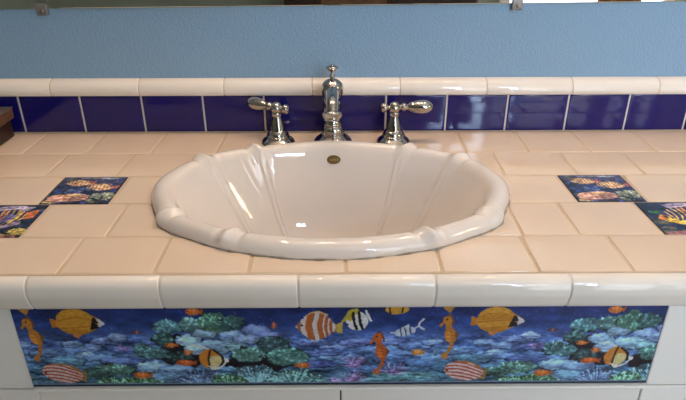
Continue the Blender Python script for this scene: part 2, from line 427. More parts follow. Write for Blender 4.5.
def trio_art(seed):
    """three banded fishes over a reef"""
    A = Art(100, 92, 4, seed)
    n1 = A.noise(9, 5, seed); n2 = A.noise(4, 3, seed + 1)
    A.im[:] = np.array((38, 50, 104)) / 255.
    A.im *= (1 + ((n1 - .5) * .9 + (n2 - .5) * .4)[..., None])
    for i in range(14): A.ell(A.r.uniform(2, 22), A.r.uniform(4, 84), A.r.uniform(3, 6), A.r.uniform(2, 5), A.r.choice([0, 1]) and (70, 92, 84) or (30, 36, 52), wob=.12)
    for i in range(16): A.line([(A.r.uniform(28, 84), A.r.uniform(0, 8)), (A.r.uniform(60, 92), A.r.uniform(2, 9))], 1.8, (150, 166, 172), a=.7)
    A.ell(60, 3, 30, 2.5, (40, 50, 90), a=.6)
    for (x, y, L) in [(31, 22, 19), (69, 36, 21)]:
        body = A.blobpts(x, y, L, L * .6, .12)
        A.poly([(x + L * .8, y), (x + L * 1.35, y - 8), (x + L * 1.3, y + 9)], (168, 76, 60)); A.poly(body, (204, 160, 116)); A.ell(x, y - 3, L * .7, L * .25, (222, 186, 140), a=.6)
        for q in range(-3, 4): A.line([(x + q * L * .27 - 2, y - L), (x + q * L * .27 + 2, y + L)], 1.9, (146, 98, 70), clip=body, a=.8)
        A.line([(x - L, y - 2), (x, y - L * .62), (x + L, y)], 2, (60, 44, 60)); A.ell(x - L * .8, y, 1.4, 1.4, (10, 10, 10))
    for i in range(10): A.ell(A.r.uniform(20, 56), A.r.uniform(44, 58), 5, 2.5, (78, 98, 150), wob=.15, a=.7)
    body = A.blobpts(36, 73, 32, 13, -.05)
    A.poly([(2, 90), (10, 66), (20, 72), (24, 90)], (176, 150, 96)); A.poly(body, (214, 150, 128))
    for q in range(5): A.line([(4, 70 + 5 * q), (34, 60 + 6 * q), (68, 74 + 3 * q)], 1.4, (176, 78, 70) if q % 2 else (232, 196, 176), clip=body)
    A.ell(40, 67, 16, 4, (226, 176, 110), a=.8); A.line([(4, 84), (36, 88), (70, 84)], 2, (90, 50, 56))
    mound(A, 84, 70, 18, 14, (170, 182, 158), 60); mound(A, 76, 82, 12, 8, (150, 160, 130), 30)
    A.line([(70, 74), (80, 82), (92, 86)], 4, (30, 42, 80)); A.line([(84, 70), (84, 80), (78, 90)], 3, (26, 36, 60)); A.ell(90, 84, 4, 4, (40, 54, 70))
    A.im[:5] *= .5; A.im[:, :5] *= .5; A.im[-4:] *= .6; A.im[:, -4:] *= .5
    muddy(A)
    return np.clip(A.down(2), 0, 1)

def angel_art(seed):
    """one large striped angelfish facing left"""
    A = Art(102, 92, 4, seed)
    n1 = A.noise(10, 6, seed); n2 = A.noise(4, 3, seed + 1)
    A.im[:] = np.array((34, 42, 74)) / 255.
    A.im *= (1 + ((n1 - .5) * .9 + (n2 - .5) * .4)[..., None])
    for i in range(10): A.ell(A.r.uniform(0, 24), A.r.uniform(50, 92), 6, 4, (90, 84, 66), wob=.15)
    for i in range(6): A.ell(A.r.uniform(10, 22), A.r.uniform(24, 34), 4, 3, (48, 104, 66), wob=.2)
    A.poly([(30, 10), (60, 3), (86, 8), (80, 20), (40, 22)], (164, 150, 180)); A.poly([(30, 66), (60, 74), (88, 56), (84, 50), (50, 60)], (150, 130, 160))
    body = np.array(smooth_prof([(10, 50), (22, 32), (40, 20), (62, 15), (80, 24), (84, 36), (76, 52), (56, 66), (34, 66), (18, 58), (10, 50)], 6))
    A.poly([(76, 26), (96, 16), (97, 40), (78, 44)], (206, 104, 44)); A.poly(body, (58, 44, 96))
    for q in range(9): A.line([(16 + 7 * q, 70), (30 + 6.5 * q, 44 - q), (20 + 8 * q, 10)], 2.0, (214, 180, 70), clip=body)
    A.ell(62, 42, 10, 14, (84, 84, 160), clip=body, a=.7); A.line([(72, 20), (74, 36), (68, 54)], 3, (206, 170, 60), clip=body); A.line([(50, 18), (54, 40), (50, 64)], 3, (190, 80, 50), clip=body)
    A.poly([(10, 50), (18, 40), (30, 44), (34, 56), (60, 58), (54, 68), (34, 67), (18, 58)], (226, 186, 44), clip=body); A.ell(17, 48, 8, 6, (216, 120, 44), clip=body)
    A.ell(22, 46, 2.4, 2.6, (20, 14, 24)); A.line([(14, 38), (26, 42), (30, 50)], 2, (50, 40, 60), clip=body)
    mound(A, 92, 78, 12, 9, (206, 184, 84), 40); mound(A, 78, 86, 8, 5, (190, 160, 80), 20)
    A.poly([(8, 86), (50, 80), (60, 92), (8, 92)], (120, 84, 70)); A.poly([(4, 88), (96, 88), (96, 92), (4, 92)], (150, 92, 100)); A.line([(30, 84), (60, 78), (84, 84)], 4, (30, 24, 40), a=.8)
    A.im[:4] *= .6; A.im[:, :4] *= .5
    muddy(A)
    return np.clip(A.down(2), 0, 1)

def printed(name, im, x0, x1, t0, t1, place, m, parent, edge=.0016, th=.004):
    """a glazed tile or board whose top carries the printed picture; place(x, t, h) -> point, h = height above the face"""
    H, W = im.shape[:2]
    im = np.clip(im, 0, 1)
    L = np.where(im <= .04045, im / 12.92, ((im + .055) / 1.055) ** 2.4)
    us = np.linspace(0, 1, W + 1); vs = np.linspace(0, 1, H + 1)
    Lp = np.pad(L, ((0, 1), (0, 1), (0, 0)), mode='edge')
    U, V = np.meshgrid(x0 + (x1 - x0) * us, t0 + (t1 - t0) * vs)
    d = np.minimum(np.minimum(U - x0, x1 - U), np.minimum(np.abs(V - t0), np.abs(t1 - V)))
    h = np.where(d < edge, -.0008 * (1 - d / edge) ** 2, 0)
    n = (W + 1) * (H + 1)
    P = place(U.ravel(), V.ravel(), h.ravel())
    i = np.arange(H)[:, None] * (W + 1) + np.arange(W)[None, :]
    F = np.stack([i, i + W + 1, i + W + 2, i + 1], -1).reshape(-1, 4)
    border = np.r_[np.arange(W + 1), np.arange(1, H + 1) * (W + 1) + W, (H * (W + 1) + np.arange(W - 1, -1, -1)), np.arange(H - 1, 0, -1) * (W + 1)]
    Pb = place(U.ravel()[border], V.ravel()[border], np.full(len(border), -th))
    verts = np.r_[P, Pb]
    nb = len(border)
    k = np.arange(nb); k2 = (k + 1) % nb
    Fs = np.stack([border[k], border[k2], n + k2, n + k], -1)
    faces = F.tolist() + Fs.tolist() + [list(range(n, n + nb))[::-1]]
    me = bpy.data.meshes.new(name); me.from_pydata(verts.tolist(), [], faces)
    ca = me.color_attributes.new('print', 'FLOAT_COLOR', 'POINT')
    col = np.ones((n + nb, 4)); col[:n, :3] = Lp.reshape(-1, 3); col[n:, :3] = .7
    ca.data.foreach_set('color', col.ravel())
    o = link(name, me, m, parent, smooth=True)
    me.set_sharp_from_angle(angle=math.radians(50))
    return o

# ------------------------------------------------------------------ materials
GLAZE = [(14, .12, .004), (60, .03, .001)]
M_tile = mat('cream_glaze', rgb(226, 206, 186), .045, bump=[(14, .07, .004)], var=(9, rgb(221, 200, 178), .6))
M_trim = mat('cream_trim_glaze', rgb(236, 228, 219), .05, bump=[(14, .08, .004)])
M_blue = mat('cobalt_glaze', rgb(22, 20, 104), .07, bump=[(10, .10, .004)], var=(14, rgb(18, 17, 92), .6))
M_grout = mat('tan_grout', rgb(212, 190, 164), .9, bump=[(700, .5, .0006)], var=(24, rgb(198, 170, 138), .8))
M_groutw = mat('pale_grout', rgb(214, 206, 198), .9, bump=[(700, .5, .0006)])
M_print = mat('printed_glaze', (1, 1, 1, 1), .14, attr='print', bump=[(14, .08, .003)])
M_mural = mat('printed_satin', (1, 1, 1, 1), .22, attr='print')
M_porc = mat('porcelain', rgb(226, 218, 212), .045, coat=.3, bump=[(9, .05, .004)])
M_caulk = mat('caulk', rgb(176, 166, 154), .7, bump=[(160, .8, .002)], var=(70, rgb(150, 132, 112), .9))
M_chrome = mat('chrome', rgb(178, 173, 168), .06, metal=1)
M_brass = mat('aged_brass', rgb(126, 98, 56), .35, metal=.8)
M_brassd = mat('brass_dark', rgb(70, 50, 26), .45, metal=.6)
M_brassl = mat('brass_light', rgb(196, 170, 120), .35, metal=.6)
M_wall = mat('blue_wall_paint', rgb(136, 168, 196), .62, bump=[(230, .45, .003), (520, .3, .002)], spec=.3)
M_cab = mat('white_cabinet_paint', rgb(234, 231, 226), .38, bump=[(60, .05, .002)])
M_gap = mat('cabinet_core', rgb(96, 78, 58), .8)
M_mirror = mat('mirror_silver', (.86, .88, .88, 1), .01, metal=1)
M_mback = mat('mirror_edge', rgb(130, 150, 148), .2)
M_clip = mat('clear_plastic', rgb(170, 170, 170), .15, trans=.6)
M_screw = mat('screw_steel', rgb(140, 130, 120), .3, metal=1)
M_wood = mat('dark_stained_wood', rgb(52, 26, 18), .4, var=(30, rgb(34, 16, 12), .8))
M_woodl = mat('brown_lid_wood', rgb(112, 78, 50), .35, var=(30, rgb(80, 54, 36), .8))
M_metal = mat('dull_metal_edge', rgb(170, 160, 150), .3, metal=.9)
M_floor = mat('floor_tile', rgb(150, 134, 112), .4, var=(3, rgb(136, 118, 96), .7))
M_ceil = mat('ceiling_paint', rgb(226, 222, 214), .9)
M_wallr = mat('room_paint', rgb(150, 160, 150), .85)
M_globe = mat('lamp_globe', (1, .9, .75, 1), .3, emit=(1, .70, .47, 1), estr=105)
M_sconce = mat('sconce_globe', (1, .9, .75, 1), .3, emit=(1, .70, .42, 1), estr=24)
M_day = mat('daylight_pane', (.8, .85, .9, 1), .3, emit=(.56, .75, 1, 1), estr=38)
M_day2 = mat('daylight_door_pane', (.9, .9, .8, 1), .3, emit=(.86, .93, 1, 1), estr=4.5)
M_curtain = mat('brown_curtain', rgb(150, 110, 66), .9)

# ------------------------------------------------------------------ room
XL, XR, YF, ZF, ZC = -1.7, 2.05, -2.6, -.85, 1.6
def slab(name, m, *a):
    return struct(bx(name, m, None, *a))
slab('wall_back', M_wall, XL - .1, XR + .1, .008, .12, ZF - .1, ZC + .1)
slab('wall_left', M_wallr, XL - .1, XL, YF - .1, .008, ZF - .1, ZC + .1)
slab('wall_right', M_wallr, XR, XR + .1, YF - .1, .008, ZF - .1, ZC + .1)
slab('wall_front', M_wallr, XL - .1, XR + .1, YF - .1, YF, ZF - .1, ZC + .1)
slab('floor', M_floor, XL, XR, YF, .008, ZF - .1, ZF)
slab('ceiling', M_ceil, XL, XR, YF, .008, ZC, ZC + .1)
slab('baseboard_front', M_cab, XL, -.3, YF, YF + .015, ZF, ZF + .1)

def opening(name, x0, x1, z0, z1, pane, cols, rows):
    """framed window or glazed door on the wall opposite the vanity"""
    r = bpy.data.objects.new(name, None); COL.objects.link(r); r.location = ((x0 + x1) / 2, YF, z0); struct(r)
    w = (x1 - x0) / 2; h = z1 - z0
    bx('pane', pane, r, -w, w, .004, .012, 0, h)
    bm = bmesh.new()
    for a in (-w - .06, w): box(bm, a, a + .06, 0, .035, -.06, h + .06)
    for a in (-.06, h): box(bm, -w, w, 0, .035, a, a + .06)
    for i in range(1, cols): box(bm, -w + 2 * w * i / cols - .012, -w + 2 * w * i / cols + .012, .002, .028, 0, h)
    for i in range(1, rows): box(bm, -w, w, .002, .026, h * i / rows - .012, h * i / rows + .012)
    bx_ = obj('frame', bm, M_cab, r, smooth=False)
    return r
opening('window_1', .66, .96, .30, 1.3, M_day, 1, 1)
opening('door_1', 1.0, 1.9, ZF + .07, 1.15, M_day2, 1, 1)

cu = thing('curtain', 'brown curtain hanging beside the bright glazed door, seen only in the mirror strip', 'curtain', (1.62, YF + .07, ZF + .03))
bm = bmesh.new(); N = 60
fr = [[], []]
for i in range(N + 1):
    x = -.13 + .26 * i / N; y = .018 * math.sin(i * 1.05)
    for s, q in ((0, 0), (1, .006)):
        fr[s].append((bm.verts.new((x, y + q, 0)), bm.verts.new((x * .92, y * .7 + q, 1.98))))
for i in range(N):
    for s in (0, 1):
        a, b = fr[s][i], fr[s][i + 1]
        bm.faces.new((a[0], b[0], b[1], a[1]))
    bm.faces.new((fr[0][i][0], fr[0][i + 1][0], fr[1][i + 1][0], fr[1][i][0])); bm.faces.new((fr[0][i][1], fr[0][i + 1][1], fr[1][i + 1][1], fr[1][i][1]))
for i in (0, N): bm.faces.new((fr[0][i][0], fr[0][i][1], fr[1][i][1], fr[1][i][0]))
obj('drape', bm, M_curtain, cu)
bm = bmesh.new(); lathe(bm, [(0, -.2), (.012, -.2), (.012, .2), (0, .2)], axis_mtx((0, 0, 1.985), (1, 0, 0)), 16)
obj('rod', bm, M_chrome, cu)

wd = thing('photographer_stand_in', 'tall dark wood stand-in for the photographer against the far wall, a dark patch in the mirror', 'photographer_stand_in', (.22, YF + .25, ZF))  # dark cupboard added in place of the photographer reflected in the mirror
bx('body', M_wood, wd, -.5, .5, -.245, .2, .06, 1.7, bev=.004)
bx('plinth', M_wood, wd, -.48, .48, -.23, .18, 0, .06)
for x0, x1, m_ in ((-.49, -.32, M_wood), (-.31, .03, M_woodl), (.04, .49, M_wood)):
    d = bx('door', m_, wd, x0, x1, .2, .22, .08, 1.68, bev=.003)
    if m_ is M_woodl: d['label'] = 'lighter brown door of the photographer stand-in'
    k = bmesh.new(); lathe(k, smooth_prof([(0.006, 0), (.006, .01), (.013, .018), (.012, .026), (0, .03)], 4), axis_mtx((x1 - .03, .22, .9), (0, 1, 0)), 20)
    obj('knob', k, M_chrome, d)

# ------------------------------------------------------------------ vanity lamps above the mirror (out of frame, seen as highlights)
lb = thing('vanity_light', 'chrome light bar with four round bulbs on the wall above the mirror', 'lamp', (.05, .008, 1.16))
bx('back_plate', M_chrome, lb, -.45, .45, -.03, 0, -.045, .045, bev=.006)
for k in range(4):
    x = -.345 + .235 * k
    bm = bmesh.new(); lathe(bm, [(0, -.03), (.024, -.03), (.024, -.055), (.016, -.06), (0, -.06)], axis_mtx((x, 0, 0), (0, 0, 1)) @ Matrix.Rotation(PI / 2, 4, 'X') @ Matrix.Scale(-1, 4, (0, 0, 1)), 24)
    s_ = obj('socket', bm, M_chrome, lb)
    bm = bmesh.new(); bmesh.ops.create_uvsphere(bm, u_segments=32, v_segments=20, radius=.036)
    for v in bm.verts: v.co += Vector((x, -.097, 0))
    obj('bulb', bm, M_globe, s_)

sc_ = thing('wall_sconce', 'warm round globe sconce on the right-hand wall, out of frame', 'lamp', (XR, -1.1, .55))
bm = bmesh.new(); lathe(bm, smooth_prof([(0, 0), (.06, 0), (.06, .01), (.03, .02), (.02, .05), (.04, .06), (0, .062)], 3), axis_mtx((0, 0, 0), (-1, 0, 0)), 32)
obj('bracket', bm, M_chrome, sc_)
bm = bmesh.new(); bmesh.ops.create_uvsphere(bm, u_segments=32, v_segments=20, radius=.13)
for v in bm.verts: v.co += Vector((-.185, 0, 0))
obj('globe', bm, M_sconce, sc_)

# ------------------------------------------------------------------ sink outline (local coordinates: x across, y into the wall)
SCX, SCY = -.012, -.2565
half = [(0, -.4430), (.035, -.4420), (.07, -.436), (.105, -.4265), (.128, -.4205), (.144, -.412), (.172, -.3955), (.200, -.379), (.219, -.364), (.2285, -.351),
        (.2310, -.337), (.240, -.317), (.2505, -.291), (.2565, -.265), (.2565, -.243), (.249, -.220), (.236, -.190), (.220, -.164), (.202, -.149), (.172, -.130),
        (.142, -.116), (.118, -.108), (.085, -.0985), (.045, -.0885), (0, -.084)]
half = [(x * 1.0 + .0028 * min(1, x / .2), y) for x, y in half]
pts = half + [(-x, y) for x, y in half[1:-1]][::-1]
th_ = np.array([math.atan2(y - SCY, x) for x, y in pts]); rr_ = np.array([math.hypot(x, y - SCY) for x, y in pts])
o_ = np.argsort(th_); th_, rr_ = th_[o_], rr_[o_]
NT = 1440
TH = -PI + 2 * PI * np.arange(NT) / NT
def circ_smooth(a, deg):
    s = deg / 360 * NT; k = int(4 * s); g = np.exp(-.5 * (np.arange(-k, k + 1) / s) ** 2); g /= g.sum()
    return np.convolve(np.r_[a[-k:], a, a[:k]], g, 'valid')
RO = circ_smooth(np.interp(TH, np.r_[th_ - 2 * PI, th_, th_ + 2 * PI], np.r_[rr_, rr_, rr_]), 1.3)
RS = circ_smooth(RO, 7)
ribs = [math.atan2(y - SCY, s * x) for x, y in ((.130, -.4195), (.2235, -.3575), (.217, -.161), (.136, -.1125)) for s in (1, -1)]
DS = np.full(NT, 9.)
SG = np.full(NT, 9.)
for t in ribs:
    d = (TH - t + PI) % (2 * PI) - PI
    k = np.abs(d * RS) < np.abs(SG); SG[k] = (d * RS)[k]

bz = .155                                         # bowl depth
prof = [(0, 0, 1), (-.0006, .003, 1), (-.0002, .008, 1), (.0022, .0128, 1), (.0062, .0165, 1), (.0115, .0187, 1), (.0175, .0190, 1), (.0230, .0172, 1), (.0272, .0135, 1), (.0305, .0085, 1), (.0335, .002, 1)]
prof = [tuple(p) for p in smooth_prof(prof, 3)]
rings = []
for d, z, _ in prof:
    w = min(1, max(0, z / .012)) if d < .02 else 1
    bump = .0052 * np.exp(-(SG / .0068) ** 2)
    groove = -.0017 * (np.exp(-((np.abs(SG) - .016) / .004) ** 2))
    r = RO * (1 - min(1, d / .034)) + (RS) * min(1, d / .034) - d + (bump * .55 * w if d < .012 else 0)
    rings.append((r, z + (bump + groove) * w))
NB = 60
R_in = RS - .0345
R_sm = circ_smooth(RO, 20) - .0345
bp = np.array(smooth_prof([(1, .001), (.955, -.018), (.895, -.045), (.825, -.074), (.745, -.102), (.64, -.127), (.48, -.146), (.26, -.154), (0, -.156)], 10))
bl = np.r_[0, np.cumsum(np.hypot(np.diff(bp[:, 0]) * .19, np.diff(bp[:, 1])))]
BP_U, BP_R, BP_Z = bl / bl[-1], bp[:, 0], bp[:, 1]
for i in range(1, NB + 1):
    f = i / NB; ph = f * PI / 2
    u_ = f ** .9
    rad = (R_in * (1 - min(1, f * 2.5)) + R_sm * min(1, f * 2.5)) * np.interp(u_, BP_U, BP_R); zz = float(np.interp(u_, BP_U, BP_Z))
    ridge = np.exp(-((np.abs(SG) - .0055) / .0021) ** 2) * .0016 + np.exp(-(SG / .005) ** 2) * .0006
    fade = max(0, 1 - (f / .78) ** 3)
    rings.append((np.maximum(rad - ridge * fade * 1.0, 0), np.full(NT, zz) + ridge * fade * .5))
V = []
for r, z in rings[:-1]:
    V.append(np.c_[r * np.cos(TH), r * np.sin(TH), z])
# blend bowl ellipse towards a flat round bottom
nr = len(V)
V = np.concatenate(V)
F = []
idx = np.arange(NT); nx = (idx + 1) % NT
for k in range(nr - 1):
    F.append(np.stack([k * NT + idx, k * NT + nx, (k + 1) * NT + nx, (k + 1) * NT + idx], -1))
F = np.concatenate(F).tolist()
V = V.tolist() + [[0, 0, -.156]]
F += [[(nr - 1) * NT + i, (nr - 1) * NT + (i + 1) % NT, len(V) - 1] for i in range(NT)]
sink = thing('sink', 'white scalloped oval porcelain basin set into the tiled counter', 'sink', (SCX, SCY, 0))
me = bpy.data.meshes.new('basin'); me.from_pydata(V, [], F)
basin = link('basin', me, M_porc, sink)
# caulk bead at the foot of the rim
bm = bmesh.new()
cs = [(-.0016, .0002), (.0004, .0022), (.003, .001), (.003, .0002)]
rng = np.random.default_rng(4); wob = circ_smooth(rng.normal(size=NT), 1.0); wob *= .0007 / wob.std()
vr = []
for i in range(0, NT, 3):
    vr.append([bm.verts.new(((RO[i] - d + wob[i]) * math.cos(TH[i]), (RO[i] - d + wob[i]) * math.sin(TH[i]), z)) for d, z in cs])
for i in range(len(vr)):
    a, b = vr[i], vr[(i + 1) % len(vr)]
    for k in range(4): bm.faces.new((a[k], a[(k + 1) % 4], b[(k + 1) % 4], b[k]))
obj('caulk_bead', bm, M_caulk, sink)
# drain
bm = bmesh.new(); lathe(bm, smooth_prof([(0.016, -.1575), (.018, -.1525), (.030, -.1515), (.031, -.1535), (.031, -.156)], 4))
dr = obj('drain', bm, M_chrome, sink)
bm = bmesh.new(); lathe(bm, smooth_prof([(0, -.1465), (.010, -.147), (.015, -.149), (.015, -.152), (.012, -.156)], 4)); obj('stopper', bm, M_chrome, dr)

# overflow badge on the back wall of the bowl
jb = int(NT * .75)                                # theta = pi/2 (towards the wall)
lev = [(float(r[jb]), float(z[jb])) for r, z in rings[:-1]]
BZ = -.006
for a, b in zip(lev, lev[1:]):
    if a[0] < R_in[jb] + .003 and a[1] >= BZ > b[1]:
        u = (a[1] - BZ) / (a[1] - b[1]); by = a[0] + (b[0] - a[0]) * u
        tan = Vector((0, b[0] - a[0], b[1] - a[1])).normalized(); break
nrm = Vector((0, tan.z, -tan.y)); nrm = nrm if nrm.y < 0 else -nrm
bmx = Matrix.Translation(Vector((.003, by, BZ)) + nrm * .0002) @ Matrix((( 1, 0, 0), (0, -tan.y, nrm.y), (0, -tan.z, nrm.z))).to_4x4()
bm = bmesh.new()
def oval(bm, a, b, prof_, mtx, seg=40):
    rs = [[bm.verts.new(mtx @ Vector((a * s * math.cos(2 * PI * i / seg), b * s * math.sin(2 * PI * i / seg), z))) for i in range(seg)] for s, z in prof_]
    for p, q in zip(rs, rs[1:]):
        for i in range(seg): bm.faces.new((p[i], p[(i + 1) % seg], q[(i + 1) % seg], q[i]))
    bm.faces.new(rs[-1])
oval(bm, .0115, .0075, [(1, -.002), (1, .0012), (.95, .0018), (.86, .0018), (.82, .0009), (.8, .0009)], bmx)
bd = obj('overflow_badge', bm, M_brass, sink, sharp=40); bd['label'] = 'small brass oval overflow badge on the back of the bowl'
bm = bmesh.new()
for k, (w_, h_) in enumerate([(.5, 1), (.9, 1), (.9, .9), (.5, 1), (.9, 1)]):
    x = -.0066 + k * .0031
    for (a0, a1, b0, b1) in ((x, x + .0006, -.0018, .0018), (x, x + .0018 * w_, -.0018 if k % 2 else .0012, -.0012 if k % 2 else .0018), (x + .0012 * w_, x + .0012 * w_ + .0006, -.0018, .0018 if k % 3 else 0)):
        g = bmesh.ops.create_cube(bm, size=1)
        for v in g['verts']: v.co = bmx @ Vector(((a0 + a1) / 2 + v.co.x * (a1 - a0), (b0 + b1) / 2 + v.co.y * (b1 - b0), .0009 + v.co.z * .0006))
obj('lettering', bm, M_brassl, bd, smooth=False)

# ------------------------------------------------------------------ countertop
cut = bmesh.new()
hv = [[cut.verts.new((SCX + (RS[i] - .016) * math.cos(TH[i]), SCY + (RS[i] - .016) * math.sin(TH[i]), z)) for i in range(0, NT, 8)] for z in (-.1, .05)]
cut.faces.new(hv[0]); cut.faces.new(hv[1])
for i in range(len(hv[0])):
    j = (i + 1) % len(hv[0]); cut.faces.new((hv[0][i], hv[0][j], hv[1][j], hv[1][i]))
bmesh.ops.recalc_face_normals(cut, faces=cut.faces)
cme = bpy.data.meshes.new('cutter'); cut.to_mesh(cme); cut.free()
cutter = bpy.data.objects.new('cutter', cme); COL.objects.link(cutter)
def punch(o):
    md = o.modifiers.new('hole', 'BOOLEAN'); md.object = cutter; md.operation = 'DIFFERENCE'; md.solver = 'EXACT'
    bpy.context.view_layer.update()
    dg = bpy.context.evaluated_depsgraph_get()
    me = bpy.data.meshes.new_from_object(o.evaluated_get(dg)); o.modifiers.clear(); o.data = me

XA, XB = -.80, .80
counter = thing('countertop', 'cream tiled vanity countertop with four fish picture tiles', 'countertop')
YR = [0, -.1045, -.1985, -.293, -.3865, -.4710]
P = .111
RX = [[-.759, -.648, -.5385, -.431, -.320, -.209, -.098, .013, .109, .218, .325, .431, .545, .65, .76],
      [-.681, -.570, -.459, -.348, -.237, -.126, -.015, .15, .2595, .375, .4805, .59, .70],
      [-.76, -.65, -.54, -.4275, -.327, -.22, -.11, 0, .11, .225, .3395, .4405, .55, .66, .77],
      [-.73, -.62, -.510, -.4085, -.2995, -.19, .12, .236, .309, .4175, .53, .64, .75],
      [-.77, -.66, -.548, -.437, -.326, -.2155, -.106, .0065, .119, .2315, .3415, .453, .564, .675]]
G = .0013
bm = bmesh.new(); box(bm, XA, XB, -.4715, .003, -.03, -.0014); grout = obj('grout_bed', bm, M_grout, counter, smooth=False); punch(grout)
skip = {(2, -.4275), (2, .3395), (3, -.510), (3, .4175)}
bm = bmesh.new()
for r, xs in enumerate(RX):
    xs = [XA] + xs + [XB]
    for a, b in zip(xs, xs[1:]):
        if (r, a) in skip: continue
        tile(bm, a + G, b - G, YR[r + 1] + G, YR[r] - (G if r else .001), 0)
tf = obj('tile_field', bm, M_tile, counter, smooth=True); punch(tf); tf.data.polygons.foreach_set('use_smooth', [True] * len(tf.data.polygons))
tf.data.set_sharp_from_angle(angle=math.radians(50))
cutter_mesh = cutter.data; bpy.data.objects.remove(cutter); bpy.data.meshes.remove(cutter_mesh)
up = lambda x, t, h: np.c_[x, t, h]
for (r, a, b), im, lb_ in (((2, -.4275, -.327), trio_art(3), 'picture tile of three banded fish, left of the sink'),
                          ((2, .3395, .4405), trio_art(3), 'picture tile of three banded fish, right of the sink'),
                          ((3, -.510, -.4085), angel_art(7), 'picture tile of a large angelfish at the left edge'),
                          ((3, .4175, .53), angel_art(7), 'picture tile of a large angelfish at the right edge')):
    o = printed('picture_tile', im, a + G, b - G, YR[r] - G, YR[r + 1] + G, up, M_print, counter)
    o['label'] = lb_

def extrude_x(bm, prof_, x0, x1, rnd=.0011):
    """trim piece: closed profile (y, z) swept from x0 to x1 with slightly rounded ends"""
    cy = sum(p[0] for p in prof_) / len(prof_); cz = sum(p[1] for p in prof_) / len(prof_)
    secs = [(x0, .93), (x0 + rnd * .4, .975), (x0 + rnd * 1.6, 1), (x1 - rnd * 1.6, 1), (x1 - rnd * .4, .975), (x1, .93)]
    rs = [[bm.verts.new((x, cy + (y - cy) * s, cz + (z - cz) * s)) for y, z in prof_] for x, s in secs]
    n = len(prof_)
    for p, q in zip(rs, rs[1:]):
        for i in range(n): bm.faces.new((p[i], p[(i + 1) % n], q[(i + 1) % n], q[i]))
    bm.faces.new(rs[0]); bm.faces.new(rs[-1])
CAPX = [XA, -.669, -.5125, -.3555, -.2045, -.0475, .1095, .264, .4175, .5725, .73, XB]
pf = smooth_prof([(-.4725, -.0012), (-.476, -.0001), (-.4825, -.0014), (-.4875, -.0062), (-.4895, -.013), (-.4895, -.021), (-.4872, -.0290), (-.4845, -.0368), (-.4815, -.0416), (-.4785, -.0431)], 4) + [(-.4725, -.0431)]
bm = bmesh.new()
for a, b in zip(CAPX, CAPX[1:]): extrude_x(bm, pf, a + .001, b - .001)
obj('edge_trim', bm, M_trim, counter, sharp=50)
bm = bmesh.new(); extrude_x(bm, [(y + .0010 if y < -.477 else y, z * .985 - .0004) for y, z in pf], XA, XB, 0.001); obj('edge_grout', bm, M_groutw, counter, sharp=50)

# ------------------------------------------------------------------ backsplash
bs = thing('backsplash', 'row of cobalt blue tiles under a rounded cream cap along the wall', 'backsplash')
bx('corner_grout', M_grout, bs, XA, XB, -.0022, .0006, -.0004, .0016, bev=.0008)
bx('grout_backing', M_groutw, bs, XA, XB, .0022, .0075, .0005, .078)
bm = bmesh.new()
xs = [-.579 + P * i - .001 for i in range(-2, 14)]
xs = [XA] + [x for x in xs if XA + .01 < x < XB - .01] + [XB]
for a, b in zip(xs, xs[1:]): tile(bm, a + G, b - G, .0006, .0695, .0007, axis='y', th=.003)
obj('blue_tiles', bm, M_blue, bs, sharp=50)
pb = smooth_prof([(.0070, .0715), (-.004, .0712), (-.0095, .0722), (-.0125, .0755), (-.0136, .0800), (-.0126, .0860), (-.0098, .0918), (-.0052, .0966), (.0010, .0993), (.0070, .1002)], 4)
bm = bmesh.new()
for a, b in zip(CAPX, CAPX[1:]): extrude_x(bm, pb, a + .0008, b - .0008, .0008)
obj('cap_trim', bm, M_trim, bs, sharp=50)
bm = bmesh.new(); extrude_x(bm, [(y + (.0010 if y < .005 else 0), .0855 + (z - .0855) * .95) for y, z in pb], XA, XB, .001); obj('cap_grout', bm, M_grout, bs, sharp=50)

# ------------------------------------------------------------------ faucet
def faucet():
    t = thing('faucet', 'chrome faucet with a curved spout and finial behind the basin', 'faucet', (-.011, -.0450, 0))
    t.scale = (1, 1, .965)
    bm = bmesh.new(); lathe(bm, smooth_prof([(0, 0), (.0315, .0), (.0325, .0025), (.0300, .0055), (.0245, .0095), (.0205, .014), (.0185, .018), (0, .018)], 4)); obj('flange', bm, M_chrome, t)
    bm = bmesh.new(); lathe(bm, smooth_prof([(0, .015), (.0185, .016), (.0200, .021), (.0185, .027), (.0155, .031), (.0165, .034), (.0142, .040), (.0125, .050), (.0125, .060), (.0150, .066), (.0145, .072), (.0125, .078), (.0122, .088), (.0, .095)], 5)); obj('body', bm, M_chrome, t)
    bm = bmesh.new(); lathe(bm, smooth_prof([(0, .076), (.0115, .079), (.0172, .087), (.0190, .097), (.0172, .107), (.0105, .1135), (.0052, .116), (0, .1165)], 5)); obj('dome', bm, M_chrome, t)
    bm = bmesh.new()
    pa = smooth_prof([(0, .002, .090), (0, -.020, .0975), (0, -.045, .1000), (0, -.066, .0975), (0, -.080, .0920), (0, -.086, .0825)], 6)
    ra = np.interp(np.linspace(0, 1, len(pa)), [0, .25, .6, .85, 1], [.0120, .0115, .0102, .0100, .0108]).tolist()
    sweep(bm, pa, ra); sp = obj('spout', bm, M_chrome, t)
    d = (Vector(pa[-1]) - Vector(pa[-3])).normalized()
    bm = bmesh.new(); lathe(bm, smooth_prof([(.0100, -.002), (.0145, 0), (.0168, .003), (.0150, .0065), (.0125, .010), (.0115, .013), (.0085, .013), (0, .011)], 4), axis_mtx(pa[-1], d)); obj('aerator', bm, M_chrome, sp)
    bm = bmesh.new(); lathe(bm, smooth_prof([(0, .113), (.0048, .1135), (.0034, .117), (.0055, .1205), (.0034, .124), (.0032, .1275), (.0080, .1315), (.0104, .135), (.0088, .138), (.0035, .1395), (.0032, .141), (0, .1418)], 5)); obj('finial', bm, M_chrome, t)
faucet()

